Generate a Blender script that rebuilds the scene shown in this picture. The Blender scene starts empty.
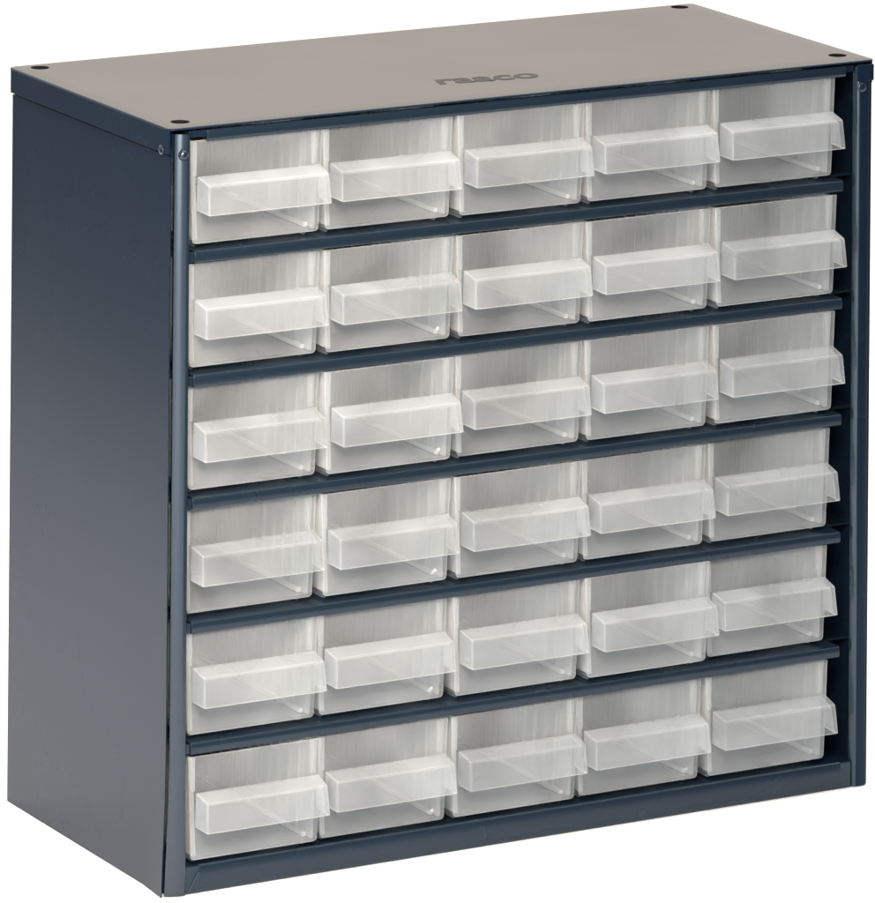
import bpy, bmesh, math, random
from mathutils import Vector, Matrix
random.seed(7)
S = 0.001                      # everything below is written in millimetres
C = bpy.context.scene.collection
scn = bpy.context.scene

# ------------------------------------------------------------------ materials
def new_mat(name):
    m = bpy.data.materials.new(name); m.use_nodes = True
    n = m.node_tree.nodes; l = m.node_tree.links
    return m, n, l, n['Principled BSDF']

def paint(name, col, rough, ior=1.5, coat=0.0, bump=0.04, scale=900, var=0.12, tint=(1, 1, 1)):
    m, n, l, p = new_mat(name)
    tc = n.new('ShaderNodeTexCoord')
    nz = n.new('ShaderNodeTexNoise'); nz.inputs['Scale'].default_value = scale; nz.inputs['Detail'].default_value = 3
    l.new(tc.outputs['Object'], nz.inputs['Vector'])
    bp = n.new('ShaderNodeBump'); bp.inputs['Strength'].default_value = bump; bp.inputs['Distance'].default_value = 0.0003
    l.new(nz.outputs['Fac'], bp.inputs['Height']); l.new(bp.outputs['Normal'], p.inputs['Normal'])
    n2 = n.new('ShaderNodeTexNoise'); n2.inputs['Scale'].default_value = 14; n2.inputs['Detail'].default_value = 5
    l.new(tc.outputs['Object'], n2.inputs['Vector'])
    mr = n.new('ShaderNodeMapRange'); mr.inputs['To Min'].default_value = rough * (1 - var); mr.inputs['To Max'].default_value = rough * (1 + var)
    l.new(n2.outputs['Fac'], mr.inputs['Value']); l.new(mr.outputs['Result'], p.inputs['Roughness'])
    mx = n.new('ShaderNodeMix'); mx.data_type = 'RGBA'
    mx.inputs['A'].default_value = (*[c * 0.93 for c in col], 1); mx.inputs['B'].default_value = (*[c * 1.07 for c in col], 1)
    l.new(n2.outputs['Fac'], mx.inputs['Factor']); l.new(mx.outputs['Result'], p.inputs['Base Color'])
    p.inputs['IOR'].default_value = ior
    p.inputs['Specular Tint'].default_value = (*tint, 1)
    p.inputs['Coat Weight'].default_value = coat
    p.inputs['Coat Roughness'].default_value = 0.25
    return m

M_PAINT = paint('navy_paint', (0.0050, 0.0115, 0.0225), 0.27, ior=1.26, tint=(0.50, 0.70, 1.0))
M_STILE = paint('navy_paint_gloss', (0.0055, 0.0115, 0.0195), 0.20, ior=1.60, tint=(0.82, 0.91, 1.0))
M_RAIL = paint('navy_paint_rail', (0.0065, 0.0130, 0.0215), 0.27, ior=1.48, tint=(0.75, 0.87, 1.0))
M_LID = paint('lid_paint', (0.030, 0.030, 0.030), 0.36)
M_DARK = paint('socket_dark', (0.004, 0.004, 0.004), 0.8, ior=1.2, bump=0)
M_EMBOSS_SHADE = paint('emboss_shade', (0.012, 0.012, 0.012), 0.6, ior=1.39, bump=0)
M_FLOOR = paint('white_table_surface', (0.86, 0.86, 0.86), 0.7, bump=0.02, scale=200)
M_GROUND = paint('dark_studio_ground', (0.030, 0.030, 0.034), 0.8, bump=0)

def plastic(name, clear, rough, col, dens=0.5, haze=0.35):
    """thin milky polypropylene: clear face-on, milkier along the wall (longer path through the sheet)"""
    m, n, l, p = new_mat(name); n.remove(p); out = n['Material Output']
    tc = n.new('ShaderNodeTexCoord'); oi = n.new('ShaderNodeObjectInfo')
    mp = n.new('ShaderNodeMapping'); l.new(tc.outputs['Object'], mp.inputs['Vector'])
    cb = n.new('ShaderNodeCombineXYZ')
    ml = n.new('ShaderNodeMath'); ml.operation = 'MULTIPLY'; ml.inputs[1].default_value = 7.0
    l.new(oi.outputs['Random'], ml.inputs[0]); l.new(ml.outputs[0], cb.inputs['X']); l.new(cb.outputs[0], mp.inputs['Location'])
    nz = n.new('ShaderNodeTexNoise'); nz.inputs['Scale'].default_value = 26; nz.inputs['Detail'].default_value = 2; nz.inputs['Distortion'].default_value = 0.5
    l.new(mp.outputs[0], nz.inputs['Vector'])
    bp = n.new('ShaderNodeBump'); bp.inputs['Strength'].default_value = 0.10; bp.inputs['Distance'].default_value = 0.0004
    l.new(nz.outputs['Fac'], bp.inputs['Height'])
    # path length 1/cos, sheet clarity = clear ** (1/cos)
    ge = n.new('ShaderNodeNewGeometry')
    dt = n.new('ShaderNodeVectorMath'); dt.operation = 'DOT_PRODUCT'; l.new(ge.outputs['Normal'], dt.inputs[0]); l.new(ge.outputs['Incoming'], dt.inputs[1])
    ab = n.new('ShaderNodeMath'); ab.operation = 'ABSOLUTE'; l.new(dt.outputs['Value'], ab.inputs[0])
    mxm = n.new('ShaderNodeMath'); mxm.operation = 'MAXIMUM'; mxm.inputs[1].default_value = 0.12; l.new(ab.outputs[0], mxm.inputs[0])
    iv = n.new('ShaderNodeMath'); iv.operation = 'DIVIDE'; iv.inputs[0].default_value = 1.0; l.new(mxm.outputs[0], iv.inputs[1])
    vr = n.new('ShaderNodeMapRange'); vr.inputs['From Min'].default_value = .3; vr.inputs['From Max'].default_value = .7; vr.inputs['To Min'].default_value = min(clear + .05, .97); vr.inputs['To Max'].default_value = clear - .07
    l.new(nz.outputs['Fac'], vr.inputs['Value'])
    pw = n.new('ShaderNodeMath'); pw.operation = 'POWER'; l.new(vr.outputs[0], pw.inputs[0]); l.new(iv.outputs[0], pw.inputs[1])
    tr = n.new('ShaderNodeBsdfTransparent'); tr.inputs[0].default_value = (0.985, 0.99, 0.985, 1)
    rf = n.new('ShaderNodeBsdfRefraction'); rf.inputs['Roughness'].default_value = rough; rf.inputs['IOR'].default_value = 1.03
    rf.inputs['Color'].default_value = (0.985, 0.99, 0.985, 1); pass
    tm = n.new('ShaderNodeMixShader'); tm.inputs[0].default_value = haze; l.new(tr.outputs[0], tm.inputs[1]); l.new(rf.outputs[0], tm.inputs[2])
    df = n.new('ShaderNodeBsdfDiffuse'); df.inputs[0].default_value = (*col, 1); l.new(bp.outputs[0], df.inputs['Normal'])
    tl = n.new('ShaderNodeBsdfTranslucent'); tl.inputs[0].default_value = (*col, 1)
    sm = n.new('ShaderNodeMixShader'); sm.inputs[0].default_value = dens; l.new(df.outputs[0], sm.inputs[1]); l.new(tl.outputs[0], sm.inputs[2])
    body = n.new('ShaderNodeMixShader'); l.new(pw.outputs[0], body.inputs[0]); l.new(sm.outputs[0], body.inputs[1]); l.new(tm.outputs[0], body.inputs[2])
    fr = n.new('ShaderNodeFresnel'); fr.inputs['IOR'].default_value = 1.45; l.new(bp.outputs[0], fr.inputs['Normal'])
    gl = n.new('ShaderNodeBsdfGlossy'); gl.inputs['Roughness'].default_value = 0.22; l.new(bp.outputs[0], gl.inputs['Normal'])
    # inner faces of the sheet reflect far less than the outer ones
    bf = n.new('ShaderNodeMath'); bf.operation = 'SUBTRACT'; bf.inputs[0].default_value = 1; l.new(ge.outputs['Backfacing'], bf.inputs[1])
    fm = n.new('ShaderNodeMath'); fm.operation = 'MULTIPLY'; l.new(fr.outputs[0], fm.inputs[0]); l.new(bf.outputs[0], fm.inputs[1])
    fin = n.new('ShaderNodeMixShader'); l.new(fm.outputs[0], fin.inputs[0]); l.new(body.outputs[0], fin.inputs[1]); l.new(gl.outputs[0], fin.inputs[2])
    l.new(fin.outputs[0], out.inputs['Surface'])
    return m
M_PP = plastic('milky_plastic', 0.85, 0.16, (0.76, 0.80, 0.82))
M_WALL = plastic('milky_plastic_wall', 0.58, 0.2, (0.83, 0.83, 0.82), dens=0.4)
M_BASE = plastic('milky_plastic_base', 0.96, 0.16, (0.76, 0.80, 0.82))
M_PPH = plastic('milky_plastic_handle', 0.86, 0.2, (0.79, 0.82, 0.84))
M_GLINT = plastic('milky_plastic_glint', 0.10, 0.2, (0.95, 0.945, 0.93), dens=0.3)
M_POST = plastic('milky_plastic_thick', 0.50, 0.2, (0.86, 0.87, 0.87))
M_EDGE = plastic('milky_plastic_edge', 0.80, 0.2, (0.86, 0.87, 0.87))

# ------------------------------------------------------------------ mesh helpers
def hexa(bm, c):
    """eight corners: bottom ring (4) then top ring (4), both counter-clockwise seen from above"""
    v = [bm.verts.new((p[0]*S, p[1]*S, p[2]*S)) for p in c]
    for f in ((3,2,1,0),(4,5,6,7),(0,1,5,4),(1,2,6,5),(2,3,7,6),(3,0,4,7)):
        bm.faces.new([v[i] for i in f])
    return v
def box(bm, x0, x1, y0, y1, z0, z1):
    return hexa(bm, [(x0,y0,z0),(x1,y0,z0),(x1,y1,z0),(x0,y1,z0),(x0,y0,z1),(x1,y0,z1),(x1,y1,z1),(x0,y1,z1)])
def extrude_x(bm, prof, x0, x1):
    """profile of (y, z) points, counter-clockwise seen from +x"""
    a = [bm.verts.new((x0*S, y*S, z*S)) for y, z in prof]
    b = [bm.verts.new((x1*S, y*S, z*S)) for y, z in prof]
    n = len(prof)
    bm.faces.new(a[::-1]); bm.faces.new(b)
    for i in range(n):
        bm.faces.new((a[i], a[(i+1) % n], b[(i+1) % n], b[i]))
def dome(bm, cx, cy, cz, r, h, axis):
    rings = 5; seg = 20; prev = None
    for k in range(rings + 1):
        t = k / rings * math.pi / 2; rr = r * math.cos(t); hh = h * math.sin(t)
        pts = []
        for i in range(seg if k < rings else 1):
            a = 2 * math.pi * i / seg; u, w = rr * math.cos(a), rr * math.sin(a)
            if axis == '-y': p = (cx + u, cy - hh, cz + w)
            elif axis == '-x': p = (cx - hh, cy + u, cz + w)
            else: p = (cx + u, cy + w, cz + hh)
            pts.append(bm.verts.new([q * S for q in p]))
        if prev:
            if len(pts) == 1:
                for i in range(seg): bm.faces.new((prev[i], prev[(i+1) % seg], pts[0]))
            else:
                for i in range(seg): bm.faces.new((prev[i], prev[(i+1) % seg], pts[(i+1) % seg], pts[i]))
        prev = pts
def finish(bm, name, mat, parent=None, bevel=0.0, seg=3, smooth=True, edge=None):
    bmesh.ops.recalc_face_normals(bm, faces=bm.faces)
    me = bpy.data.meshes.new(name); bm.to_mesh(me); bm.free()
    me.materials.append(mat)
    o = bpy.data.objects.new(name, me); C.objects.link(o)
    if parent: o.parent = parent
    if bevel:
        b = o.modifiers.new('bevel', 'BEVEL'); b.width = bevel * S; b.segments = seg; b.limit_method = 'ANGLE'; b.angle_limit = math.radians(35)
        b.harden_normals = True
        if edge: me.materials.append(edge); b.material = 1
    if smooth:
        for p in me.polygons: p.use_smooth = True
        if not bevel:
            e = o.modifiers.new('split', 'EDGE_SPLIT'); e.split_angle = math.radians(35)
    return o

# ------------------------------------------------------------------ the setting
bm = bmesh.new()
fp = [(-330, 5200), (-330, -60), (-950, -60), (-950, -1500), (-60, -1500), (-60, -330), (5200, -330), (5200, 5200)]  # front-left arm added out of view to reflect light into the left stile
fa = [bm.verts.new((x*S, y*S, 0)) for x, y in fp]; fb = [bm.verts.new((x*S, y*S, -30*S)) for x, y in fp]
bm.faces.new(fa); bm.faces.new(fb[::-1])
for i in range(len(fp)): bm.faces.new((fa[i], fb[i], fb[(i+1) % len(fp)], fa[(i+1) % len(fp)]))
fl = finish(bm, 'floor', M_FLOOR, smooth=False); fl['kind'] = 'structure'
bm = bmesh.new(); box(bm, -9000, 9000, -9000, 9000, -60, -34)
gr = finish(bm, 'ground', M_GROUND, smooth=False); gr['kind'] = 'structure'

# ------------------------------------------------------------------ the cabinet
H, D = 285.1, 144.7
cab = bpy.data.objects.new('drawer_cabinet', None); C.objects.link(cab)
cab['label'] = 'dark blue steel cabinet with six rows of five translucent drawers on white surface'
cab['category'] = 'drawer cabinet'

# side sheets with a rolled front edge; the left one flares a little at the foot
bm = bmesh.new()
secs = [(0.25, -0.45), (9, -0.3), (22, 0.25), (38, 0.75), (55, 1.0), (274.5, 1.0), (274.53, 1.9), (282.8, 1.9)]
def loft(bm, secs, ring):
    rings = [[bm.verts.new([q * S for q in p]) for p in ring(*s)] for s in secs]
    n = len(rings[0])
    bm.faces.new(rings[0][::-1]); bm.faces.new(rings[-1])
    for a, b in zip(rings, rings[1:]):
        for i in range(n): bm.faces.new((a[i], a[(i+1) % n], b[(i+1) % n], b[i]))
loft(bm, secs, lambda z, x: [(x if x > .5 else x, 1.15, z), (x + .5, 1.35, z), (2.3, 12, z), (2.3, D - 1.4, z), (max(x, 1.0), D - 1.4, z), (max(x, 1.0), 20, z)])
finish(bm, 'side_panel', M_PAINT, cab, bevel=0.1)
bm = bmesh.new(); box(bm, 1.5, 2.9, 5.5, 12, 0.45, 273)  # box added behind the stile groove so the gap stays dark
finish(bm, 'gap_filler', M_PAINT, cab, bevel=0.05)
bm = bmesh.new(); box(bm, 303.6, 304.8, 1.15, D - 1.4, 0.25, 283.2)
finish(bm, 'side_panel', M_PAINT, cab, bevel=0.35)
# front stiles
bm = bmesh.new()
loft(bm, [(0.4, 1.1, 8.6), (9, 1.4, 8.9), (22, 2.0, 8.8), (38, 2.6, 8.6), (55, 2.85, 8.5), (276, 2.9, 8.3), (282.6, 2.9, 8.3)],
     lambda z, a, b: [(a + .1 + (b - a - .5) * k / 14, 1.9 - 2.6 * (1 - (1 - k / 14) ** 1.75), z) for k in range(15)] + [(b - .15, -.5, z), (b, 0, z), (b, 12, z), (b - 1, 12, z), (b - 1, 2.4, z), (a + .4, 2.4, z)])
finish(bm, 'front_stile', M_STILE, cab)
bm = bmesh.new()
loft(bm, [(0.4, 297.0, 303.9), (12, 297.0, 303.6), (276, 296.7, 303.3), (282.6, 296.7, 303.3)],
     lambda z, a, b: [(a + 2.4 * k / 6, 2.2 - 2.45 * (1 - (1 - k / 6) ** 1.9), z) for k in range(7)] + [(b - 1.0, -0.25, z), (b - .3, 0.15, z), (b, 0.9, z), (b, 2.6, z), (a + .3, 2.6, z)])
rs = finish(bm, 'front_stile', M_PAINT, cab)
rs.data.materials.append(M_STILE)
for p_ in rs.data.polygons:
    if p_.normal.x < -.35 and p_.normal.y < 0: p_.material_index = 1
# back and bottom sheets
bm = bmesh.new(); box(bm, 2.4, 303.4, D - 2.4, D - 1.5, 1.2, 283)
finish(bm, 'back_panel', M_PAINT, cab, bevel=0.2)
bm = bmesh.new(); box(bm, 2.4, 303.4, 3.2, D - 2.6, 8.6, 9.7)
finish(bm, 'bottom_panel', M_PAINT, cab, bevel=0.2)
# bottom rail with a rounded upper fold and slanted gussets pressed into both ends
bm = bmesh.new()
extrude_x(bm, [(0.75, 0.2), (2.2, 0.2), (2.2, 9.6), (2.0, 10.4), (1.3, 10.7), (0.6, 10.3), (0.15, 9.4), (0.05, 5), (0.05, 1.2)], 14.6, 292.4)
finish(bm, 'bottom_rail', M_RAIL, cab, bevel=0.2, seg=2)
for x0, x1, sgn in ((8.3, 15.2, 1), (291.9, 297.2, -1)):
    bm = bmesh.new()
    hexa(bm, [(x0, 0.5, .3), (x1, 0.5, .3), (x1, 2.4, .3), (x0, 2.4, .3), (x0, 0.5, 10.2), (x1, 0.5, 10.2), (x1, 2.4, 10.2), (x0, 2.4, 10.2)])
    a, b = (x0 + 1.5, x1 - .6) if sgn > 0 else (x1 - 1.2, x0 + .4)
    hexa(bm, [(min(a, b), .1, .6), (max(a, b), -.3, .6), (max(a, b), 0.8, .6), (min(a, b), 0.8, .6),
              (b - .6, -.25, 8.2), (b + .4, -.25, 8.2), (b + .4, .8, 8.2), (b - .6, .8, 8.2)])
    finish(bm, 'corner_gusset', M_RAIL, cab, bevel=0.35)

# lid: pressed cover with four sockets
bm = bmesh.new()
zt, zb = H, 275.6
X0, X1, Y0, Y1 = -0.6, 305.6, -0.3, D
R = 0.75
def rr(x0, x1, y0, y1, r, z, seg=5):
    pts = []
    for cx, cy, a0 in ((x1 - r, y1 - r, 0), (x0 + r, y1 - r, 90), (x0 + r, y0 + r, 180), (x1 - r, y0 + r, 270)):
        for k in range(seg + 1):
            a = math.radians(a0 + 90 * k / seg); pts.append((cx + r * math.cos(a), cy + r * math.sin(a), z))
    return pts
def ring(pts): return [bm.verts.new([q * S for q in p]) for p in pts]
def bridge(a, b):
    n = len(a)
    for i in range(n): bm.faces.new((a[i], a[(i+1) % n], b[(i+1) % n], b[i]))
steps = []
for k in range(5):
    t = math.radians(90 * k / 4); ins = R * (1 - math.sin(t)); steps.append((ins if False else R * (1 - math.cos(t)), zt - R + R * math.sin(t)))
top_rings = [ring(rr(X0 + i_, X1 - i_, Y0 + i_, Y1 - i_, 3.0 - min(i_, 1.3), z)) for i_, z in steps]
for a, b in zip(top_rings, top_rings[1:]): bridge(a, b)
holes = []
HC = [(9.6, 136.9), (9.6, 11.2), (296.0, 138.6), (296.6, 14.0)]
for hx, hy in HC:
    holes.append(ring([(hx + 3.6 * math.cos(2*math.pi*i/28), hy + 3.9 * math.sin(2*math.pi*i/28), zt) for i in range(28)]))
edges = []
for r_ in [top_rings[-1]] + holes:
    for i in range(len(r_)):
        e = bm.edges.get((r_[i], r_[(i+1) % len(r_)])) or bm.edges.new((r_[i], r_[(i+1) % len(r_)]))
        edges.append(e)
bmesh.ops.triangle_fill(bm, use_beauty=True, use_dissolve=False, edges=edges)
for (hx, hy), h in zip(HC, holes):
    lo = ring([(hx + 3.2 * math.cos(2*math.pi*i/28), hy + 3.5 * math.sin(2*math.pi*i/28), zt - 1.0) for i in range(28)])
    bridge(h, lo)
lid = finish(bm, 'lid', M_LID, cab)
lid.data.materials.append(M_PAINT); lid.data.materials.append(M_DARK)
for p_ in lid.data.polygons:
    if p_.normal.z < .97: p_.material_index = 1; p_.use_smooth = True
    if any((p_.center.x / S - hx) ** 2 + (p_.center.y / S - hy) ** 2 < 16 for hx, hy in HC) and abs(p_.normal.z) < .9: p_.material_index = 2
lid.modifiers['split'].split_angle = math.radians(12.5)
# skirts of the lid (left, right, back) hanging over the side sheets
lid_parts = bmesh.new(); bm = lid_parts
box(bm, X0, X0 + 1.1, 0.5, Y1 - 3.0, zb, zt - R)
finish(bm, 'lid_skirt', M_PAINT, cab, bevel=0.06)
bm = bmesh.new(); box(bm, X1 - 1.1, X1, 2.2, Y1 - 3.0, zb, zt - R)
finish(bm, 'lid_skirt', M_PAINT, cab, bevel=0.06)
bm = bmesh.new()
outer = [(X0, Y1 - 3.1), (X0 + .9, Y1 - 0.9), (X0 + 3, Y1), (X1 - 3, Y1), (X1 - .9, Y1 - .9), (X1, Y1 - 3.1)]
inner = [(X1 - 1.1, Y1 - 3.1), (X1 - 3, Y1 - 1.1), (X0 + 3, Y1 - 1.1), (X0 + 1.1, Y1 - 3.1)]
pr = outer + inner
a = [bm.verts.new((x*S, y*S, zb*S)) for x, y in pr]; b = [bm.verts.new((x*S, y*S, (zt-R)*S)) for x, y in pr]
bm.faces.new(a); bm.faces.new(b[::-1])
for i in range(len(pr)): bm.faces.new((a[i], a[(i+1) % len(pr)], b[(i+1) % len(pr)], b[i]))
finish(bm, 'lid_skirt', M_PAINT, cab, bevel=0.06)
# dark cups under the sockets
for hx, hy in HC:
    bm = bmesh.new()
    r0 = [bm.verts.new(((hx + 3.3*math.cos(t))*S, (hy + 3.6*math.sin(t))*S, (zt - 0.95)*S)) for t in [2*math.pi*i/28 for i in range(28)]]
    r1 = [bm.verts.new(((hx + 2.8*math.cos(t))*S, (hy + 3.0*math.sin(t))*S, (zt - 3.4)*S)) for t in [2*math.pi*i/28 for i in range(28)]]
    for i in range(28): bm.faces.new((r0[i], r0[(i+1) % 28], r1[(i+1) % 28], r1[i]))
    bm.faces.new(r1)
    finish(bm, 'stacking_socket', M_DARK, cab)
# front flange of the lid, folded between the stiles
bm = bmesh.new()
extrude_x(bm, [(0.35, 279.6), (0.9, 279.1), (1.8, 279.4), (2.2, 280.4), (2.2, 283.4), (0.5, 283.4), (0.12, 282.4), (0.1, 280.6)], 15.6, 292.4)
finish(bm, 'top_rail', M_RAIL, cab, bevel=0.2, seg=2)
bm = bmesh.new(); box(bm, 8.4, 296.7, 1.0, 2.1, 280.9, 283.3)
finish(bm, 'top_rail', M_PAINT, cab, bevel=0.3)

# rivets
def rivet(x, y, z, r, h, ax):
    bm = bmesh.new(); dome(bm, x, y, z, r, h, ax); finish(bm, 'rivet', M_STILE, cab)
rivet(5.4, -0.7, 275.2, 2.1, 1.7, '-y')
rivet(299.4, -0.2, 274.6, 2.0, .9, '-y')
rivet(-0.5, 6.0, 276.6, 1.9, .7, '-x')

bm = bmesh.new(); box(bm, 0.7, 2.25, 3.2, 7, 277.6, 283); finish(bm, 'corner_piece', M_PAINT, cab, bevel=0.1)  # blocker added in the gap between skirt and stile to keep it dark
# raised tab where the right corner of the lid laps the stile
bm = bmesh.new(); box(bm, 297.0, 304.6, -0.75, -0.2, 277.0, 283.4)
finish(bm, 'corner_piece', M_PAINT, cab, bevel=0.35)

# shelves with folded front lips
SH = [238.8, 192.7, 147.2, 101.1, 56.2]
for z in SH:
    bm = bmesh.new()
    extrude_x(bm, [(0.9, z - 4.6), (1.7, z - 4.6), (2.0, z - 4.0), (2.0, z - 1.0), (140.5, z - 1.0), (140.5, z),
                   (1.2, z), (0.5, z - .35), (0.1, z - 1.1), (0.05, z - 2.6), (0.3, z - 4.1)], 10.8, 291.5)
    # side tabs of the shelf, folded behind the stiles
    box(bm, 2.6, 10.9, 13, 140, z - 1.3, z - .3)
    box(bm, 291.4, 303.4, 13, 140, z - 1.3, z - .3)
    box(bm, 8.7, 10.9, 1.0, 1.9, z - 4.2, z - .6)
    finish(bm, 'shelf', M_RAIL, cab, bevel=0.22, seg=2)

# maker's name pressed into the lid, its shade put into dark flat letters
def text_mesh(txt, size, x, y, rot, shear=0.0, xs=1.0):
    cu = bpy.data.curves.new('lid_lettering', 'FONT'); cu.body = txt; cu.size = size * S; cu.extrude = 0.05 * S
    cu.align_x = 'CENTER'; cu.align_y = 'CENTER'; cu.shear = shear; cu.offset = 0.45 * S
    o = bpy.data.objects.new('tmp_lettering', cu); C.objects.link(o)
    bpy.context.view_layer.update()
    me = bpy.data.meshes.new_from_object(o.evaluated_get(bpy.context.evaluated_depsgraph_get()))
    C.objects.unlink(o); bpy.data.objects.remove(o)
    t = bpy.data.objects.new('lid_lettering', me); C.objects.link(t); me.materials.clear(); me.materials.append(M_EMBOSS_SHADE)
    t.parent = cab; t.location = (x*S, y*S, (zt + 0.06)*S); t.rotation_euler = (0, 0, math.radians(rot)); t.scale = (xs, 1, 1)
    return t
text_mesh('raaco', 19, 151, 36, -7, 0.12, 1.0)

# ------------------------------------------------------------------ one drawer
W, DL, HT = 54.9, 136.0, 38.6
t = 1.15
bm = bmesh.new()
def cring(ins, z, yb_):
    return [(ins, 1.3, z), (ins, yb_, z), (W - ins, yb_, z), (W - ins, 1.3, z), (W - ins - t, 1.3, z), (W - ins - t, yb_ - t, z), (ins + t, yb_ - t, z), (ins + t, 1.3, z)]
loft(bm, [(2.6, t + .02, DL - 2), (1.1, HT - .4, DL)], cring)
tub = finish(bm, 'drawer', M_PP, None, bevel=0.3, seg=2)
bm = bmesh.new(); box(bm, 2.6, W - 2.6, 1.3, DL - 2, 0, t)
finish(bm, 'drawer_base', M_BASE, tub, bevel=0.3, seg=2)
tub.data.materials.append(M_WALL); tub.data.materials.append(M_BASE)
for p_ in tub.data.polygons:
    if abs(p_.normal.x) > .8 or (abs(p_.normal.y) > .8 and p_.center.y > .05): p_.material_index = 1

bm = bmesh.new()
hexa(bm, [(1.3, .5, 0.1), (W - 1.3, .5, 0.1), (W - 1.3, 1.25, 0.1), (1.3, 1.25, 0.1), (0, 0, HT), (W, 0, HT), (W, 1.25, HT), (0, 1.25, HT)])
# softly rounded lower corners
low = [e for e in bm.edges if abs(e.verts[0].co.x - e.verts[1].co.x) < 1e-6 and e.verts[0].co.z < .001 and e.verts[1].co.z < .001]
bmesh.ops.bevel(bm, geom=low, offset=1.6 * S, segments=4, affect='EDGES', profile=.5)
finish(bm, 'front_panel', M_PP, tub, bevel=.35, seg=2, edge=M_EDGE)
def xin(z): return 1.1 + 1.5 * (1 - z / HT)        # draft of the side walls
ys = [12 + 8.3 * k for k in range(15)]
def comb(side):
    def ring_(z, off):
        pts = []
        for y in ys:
            pts += [(off + .15, y), (off + .85, y), (off + .85, y + .9), (off + .15, y + .9)]
        pts = [(off, ys[0] - 3), (off + .15, ys[0] - 3)] + pts + [(off + .15, ys[-1] + 4), (off, ys[-1] + 4)]
        return [((x if side == 0 else W - x), y, z) for x, y in pts]
    return ring_
for side in (0, 1):
    bm = bmesh.new()
    loft(bm, [(2, xin(2) + t + .05), (HT - 3, xin(HT - 3) + t + .05)], comb(side))
    finish(bm, 'slot_rib', M_POST, tub, smooth=False)
# corner posts behind the front and the thick rim
zb_ = 25.2
for xa, xb in ((t + .6, t + 2.5), (W - t - 2.5, W - t - .6)):
    bm = bmesh.new(); box(bm, xa, xb, 2.15, 3.3, zb_, HT - .9)
    finish(bm, 'corner_post', M_POST, tub, bevel=.3, seg=2)
# fillet bead where the side walls meet the base, whitened to carry its glint
for a, b in ((2.4 + t + .1, 2.4 + t + 1.5), (W - 2.6 - t - 2.0, W - 2.6 - t - .1)):
    if True:
        bm = bmesh.new(); box(bm, a, b, 4.5, DL - 6, t + .05, t + 1.9)
        finish(bm, 'glint_bead', M_GLINT, tub, bevel=.5, seg=2)
# divider across the middle
bm = bmesh.new(); box(bm, 4.2, W - 4.2, 66.0, 67.0, 1.9, HT - 4)
div = finish(bm, 'divider', M_PP, tub, bevel=.2, seg=2)

# grip: a hood that stands out from the front, open below
bm = bmesh.new()
gx0, gx1 = 3.4, 53.1
# (x inset, y, z) of outer surfaces
def hood(bm):
    T = 1.1
    zr, zf, zlo = 25.3, 23.4, 12.2       # root of the top, front edge of the top, lower rim
    yf, yl = -9.0, -10.0
    yb = -0.06
    # outer
    o = {k: bm.verts.new((p[0]*S, p[1]*S, p[2]*S)) for k, p in {
        'rtl': (gx0 - .6, yb, zr), 'rtr': (gx1 + .6, yb, zr), 'ftl': (gx0, yf, zf), 'ftr': (gx1, yf, zf),
        'rbl': (gx0 - .9, yb, zlo + .4), 'rbr': (gx1 + .9, yb, zlo + .4), 'fbl': (gx0 - .4, yl, zlo), 'fbr': (gx1 + .8, yl, zlo),
        'irtl': (gx0 + T - .6, yb, zr - T), 'irtr': (gx1 - T + .6, yb, zr - T), 'iftl': (gx0 + T, yf + T, zf - T), 'iftr': (gx1 - T, yf + T, zf - T),
        'irbl': (gx0 + T - .9, yb, zlo + .4), 'irbr': (gx1 - T + .9, yb, zlo + .4), 'ifbl': (gx0 + T - .4, yl + T, zlo), 'ifbr': (gx1 - T + .8, yl + T, zlo)}.items()}
    for f in (('rtl','ftl','ftr','rtr'), ('ftl','fbl','fbr','ftr'), ('rtl','rbl','fbl','ftl'), ('rtr','ftr','fbr','rbr'),
              ('irtl','irtr','iftr','iftl'), ('iftl','iftr','ifbr','ifbl'), ('irtl','iftl','ifbl','irbl'), ('irtr','irbr','ifbr','iftr'),
              ('fbl','ifbl','ifbr','fbr'), ('rbl','irbl','ifbl','fbl'), ('rbr','fbr','ifbr','irbr'),
              ('rtl','rtr','irtr','irtl'), ('rtl','irtl','irbl','rbl'), ('rtr','rbr','irbr','irtr')):
        bm.faces.new([o[k] for k in f])
hood(bm)
grip = finish(bm, 'handle', M_PPH, tub, bevel=.42, seg=3, edge=M_EDGE)
# drawer feet: two runners on the underside
for a in (4.0, W - 5.2):
    bm = bmesh.new(); box(bm, a, a + 1.2, 6, DL - 8, -1.9, -0.04)
    finish(bm, 'runner', M_PP, tub, bevel=.2, seg=1)

kids = [o for o in C.objects if o.parent == tub]
Z0 = [s + 1.95 for s in SH] + [9.7 + 1.95]
Z0 = [240.75, 194.75, 149.2, 103.1, 58.2, 12.2]
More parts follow.
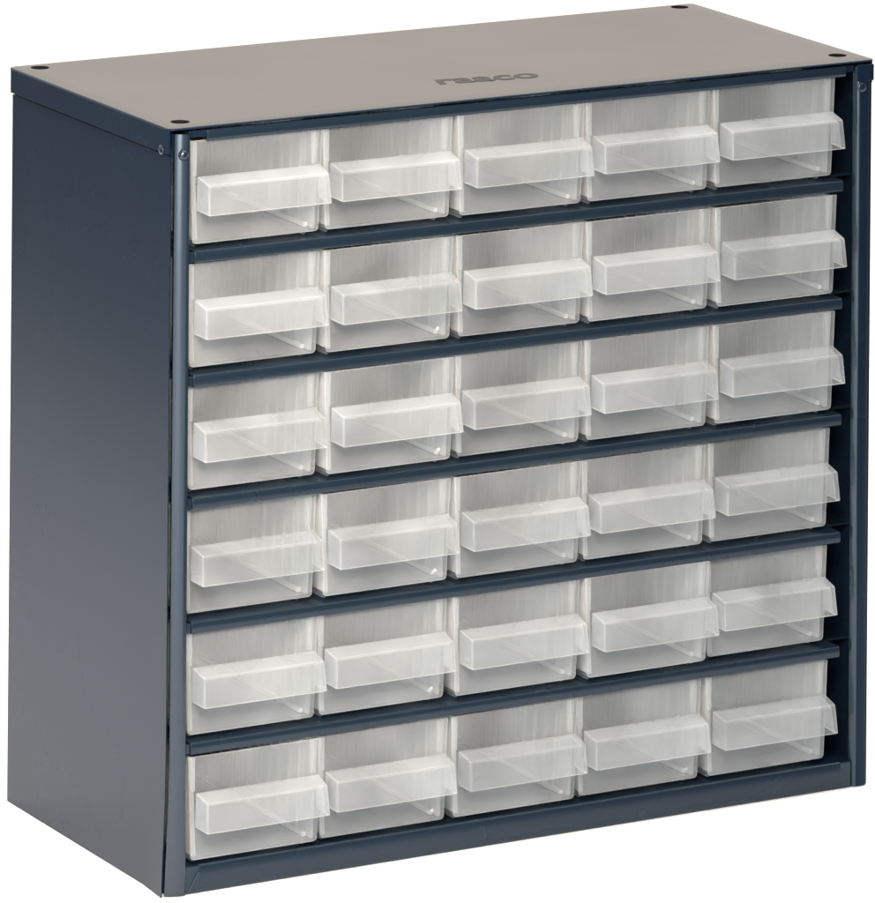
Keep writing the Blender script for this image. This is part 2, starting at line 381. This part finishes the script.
# measured left edges of the grips in the photograph set how far each drawer is pushed in or out
DEV = [[0, 0, 2, 1, 1.5], [-1.5, 1.5, 2, 2.5, 3.5], [-2, 3, 1, 2, 3], [-3.5, .5, 1.5, 0, -1], [-1, -2, 1, 4, -2.5], [3.5, 0, 0, -3, -2]]
COLX = [9.6, 64.8, 121.0, 176.7, 233.1]
first = True
for r in range(6):
    for c in range(5):
        if first: d = tub; first = False
        else:
            d = tub.copy(); C.objects.link(d)
            for k in kids:
                if k == div and c < 3: continue
                q = k.copy(); C.objects.link(q); q.parent = d
        d.parent = cab
        dev = DEV[r][c]
        dx = dev * 0.16 + random.uniform(-.1, .1)
        dy = -dev * 0.5 + random.uniform(-.3, .3)
        d.location = ((COLX[c] + dx) * S, (2.1 + dy) * S, Z0[r] * S)
        d.rotation_euler = (0, 0, math.radians(random.uniform(-.12, .12)))
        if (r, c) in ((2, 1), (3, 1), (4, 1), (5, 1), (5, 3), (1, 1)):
            bm = bmesh.new(); dome(bm, 48.5, 0.45, 4.2, 0.75, .6, '-y')  # added bump standing in for a specular dot on the front
            g = finish(bm, 'glint_nub', M_POST, d)

bpy.data.objects.remove(div)          # the first drawer has no divider either

# ------------------------------------------------------------------ light
w = bpy.data.worlds.new('World'); scn.world = w; w.use_nodes = True
n, l = w.node_tree.nodes, w.node_tree.links
bg = n['Background']; bg.inputs['Strength'].default_value = 1.0
tc = n.new('ShaderNodeTexCoord'); sp = n.new('ShaderNodeSeparateXYZ'); l.new(tc.outputs['Generated'], sp.inputs[0])
# behind (+y) a bright warm white wall, towards the camera a dimmer studio
mr = n.new('ShaderNodeMapRange'); mr.inputs['From Min'].default_value = -0.6; mr.inputs['From Max'].default_value = 0.6
mr.interpolation_type = 'SMOOTHSTEP'
l.new(sp.outputs['Y'], mr.inputs['Value'])
mx = n.new('ShaderNodeMix'); mx.data_type = 'RGBA'
mx.inputs['A'].default_value = (0.13, 0.16, 0.22, 1); mx.inputs['B'].default_value = (1.38, 1.27, 1.12, 1)
l.new(mr.outputs['Result'], mx.inputs['Factor']); l.new(mx.outputs['Result'], bg.inputs['Color'])

def area(name, loc, target, sx, sy, power, col):
    li = bpy.data.lights.new(name, 'AREA'); li.shape = 'RECTANGLE'; li.size = sx; li.size_y = sy; li.energy = power; li.color = col
    o = bpy.data.objects.new(name, li); C.objects.link(o); o.location = loc
    o.rotation_euler = (Vector(target) - Vector(loc)).to_track_quat('-Z', 'Y').to_euler()
    return o
area('softbox_top', (0.5, 0.22, 1.7), (0.5, 0.22, 0), 2.4, 2.4, 49, (1, 0.99, 0.97))
area('softbox_front', (-0.64, -0.68, 0.40), (0.10, 0.05, 0.20), 0.24, 0.64, 10, (0.92, 0.96, 1.0))
area('softbox_key', (-0.42, -1.0, 0.84), (-0.05, 0.05, 0.22), 0.4, 0.36, 3.1, (1.0, 0.84, 0.70)).data.spread = math.radians(42)

# ------------------------------------------------------------------ camera (view camera with a falling front: verticals stay upright)
yaw, roll, f, sx, sy = 0.534, 0.008, 6874.6, 356.7, -1633.1
cyw, syw = math.cos(yaw), math.sin(yaw)
fwd = Vector((syw, cyw, 0)); right = Vector((cyw, -syw, 0)); up = right.cross(fwd)
rv = math.cos(roll) * right + math.sin(roll) * up; uv = -math.sin(roll) * right + math.cos(roll) * up
cam = bpy.data.cameras.new('camera'); co = bpy.data.objects.new('camera', cam); C.objects.link(co)
co.matrix_world = Matrix((( rv.x, uv.x, -fwd.x, -1099.566*S), (rv.y, uv.y, -fwd.y, -2306.134*S), (rv.z, uv.z, -fwd.z, 772.139*S), (0, 0, 0, 1)))
cam.sensor_fit = 'VERTICAL'; cam.sensor_height = 36; cam.lens = f / 903 * 36
cam.shift_x = -sx / 903; cam.shift_y = sy / 903
cam.clip_start = 0.05; cam.clip_end = 60
scn.camera = co

scn.view_settings.view_transform = 'Standard'; scn.view_settings.look = 'None'
scn.view_settings.exposure = 0; scn.view_settings.gamma = 1
scn.render.engine = 'CYCLES'
cy = scn.cycles
cy.use_denoising = True
cy.max_bounces = 12; cy.transmission_bounces = 10; cy.transparent_max_bounces = 14; cy.glossy_bounces = 6; cy.diffuse_bounces = 5
cy.caustics_refractive = True; cy.caustics_reflective = False
cy.sample_clamp_indirect = 6
scn.render.film_transparent = False
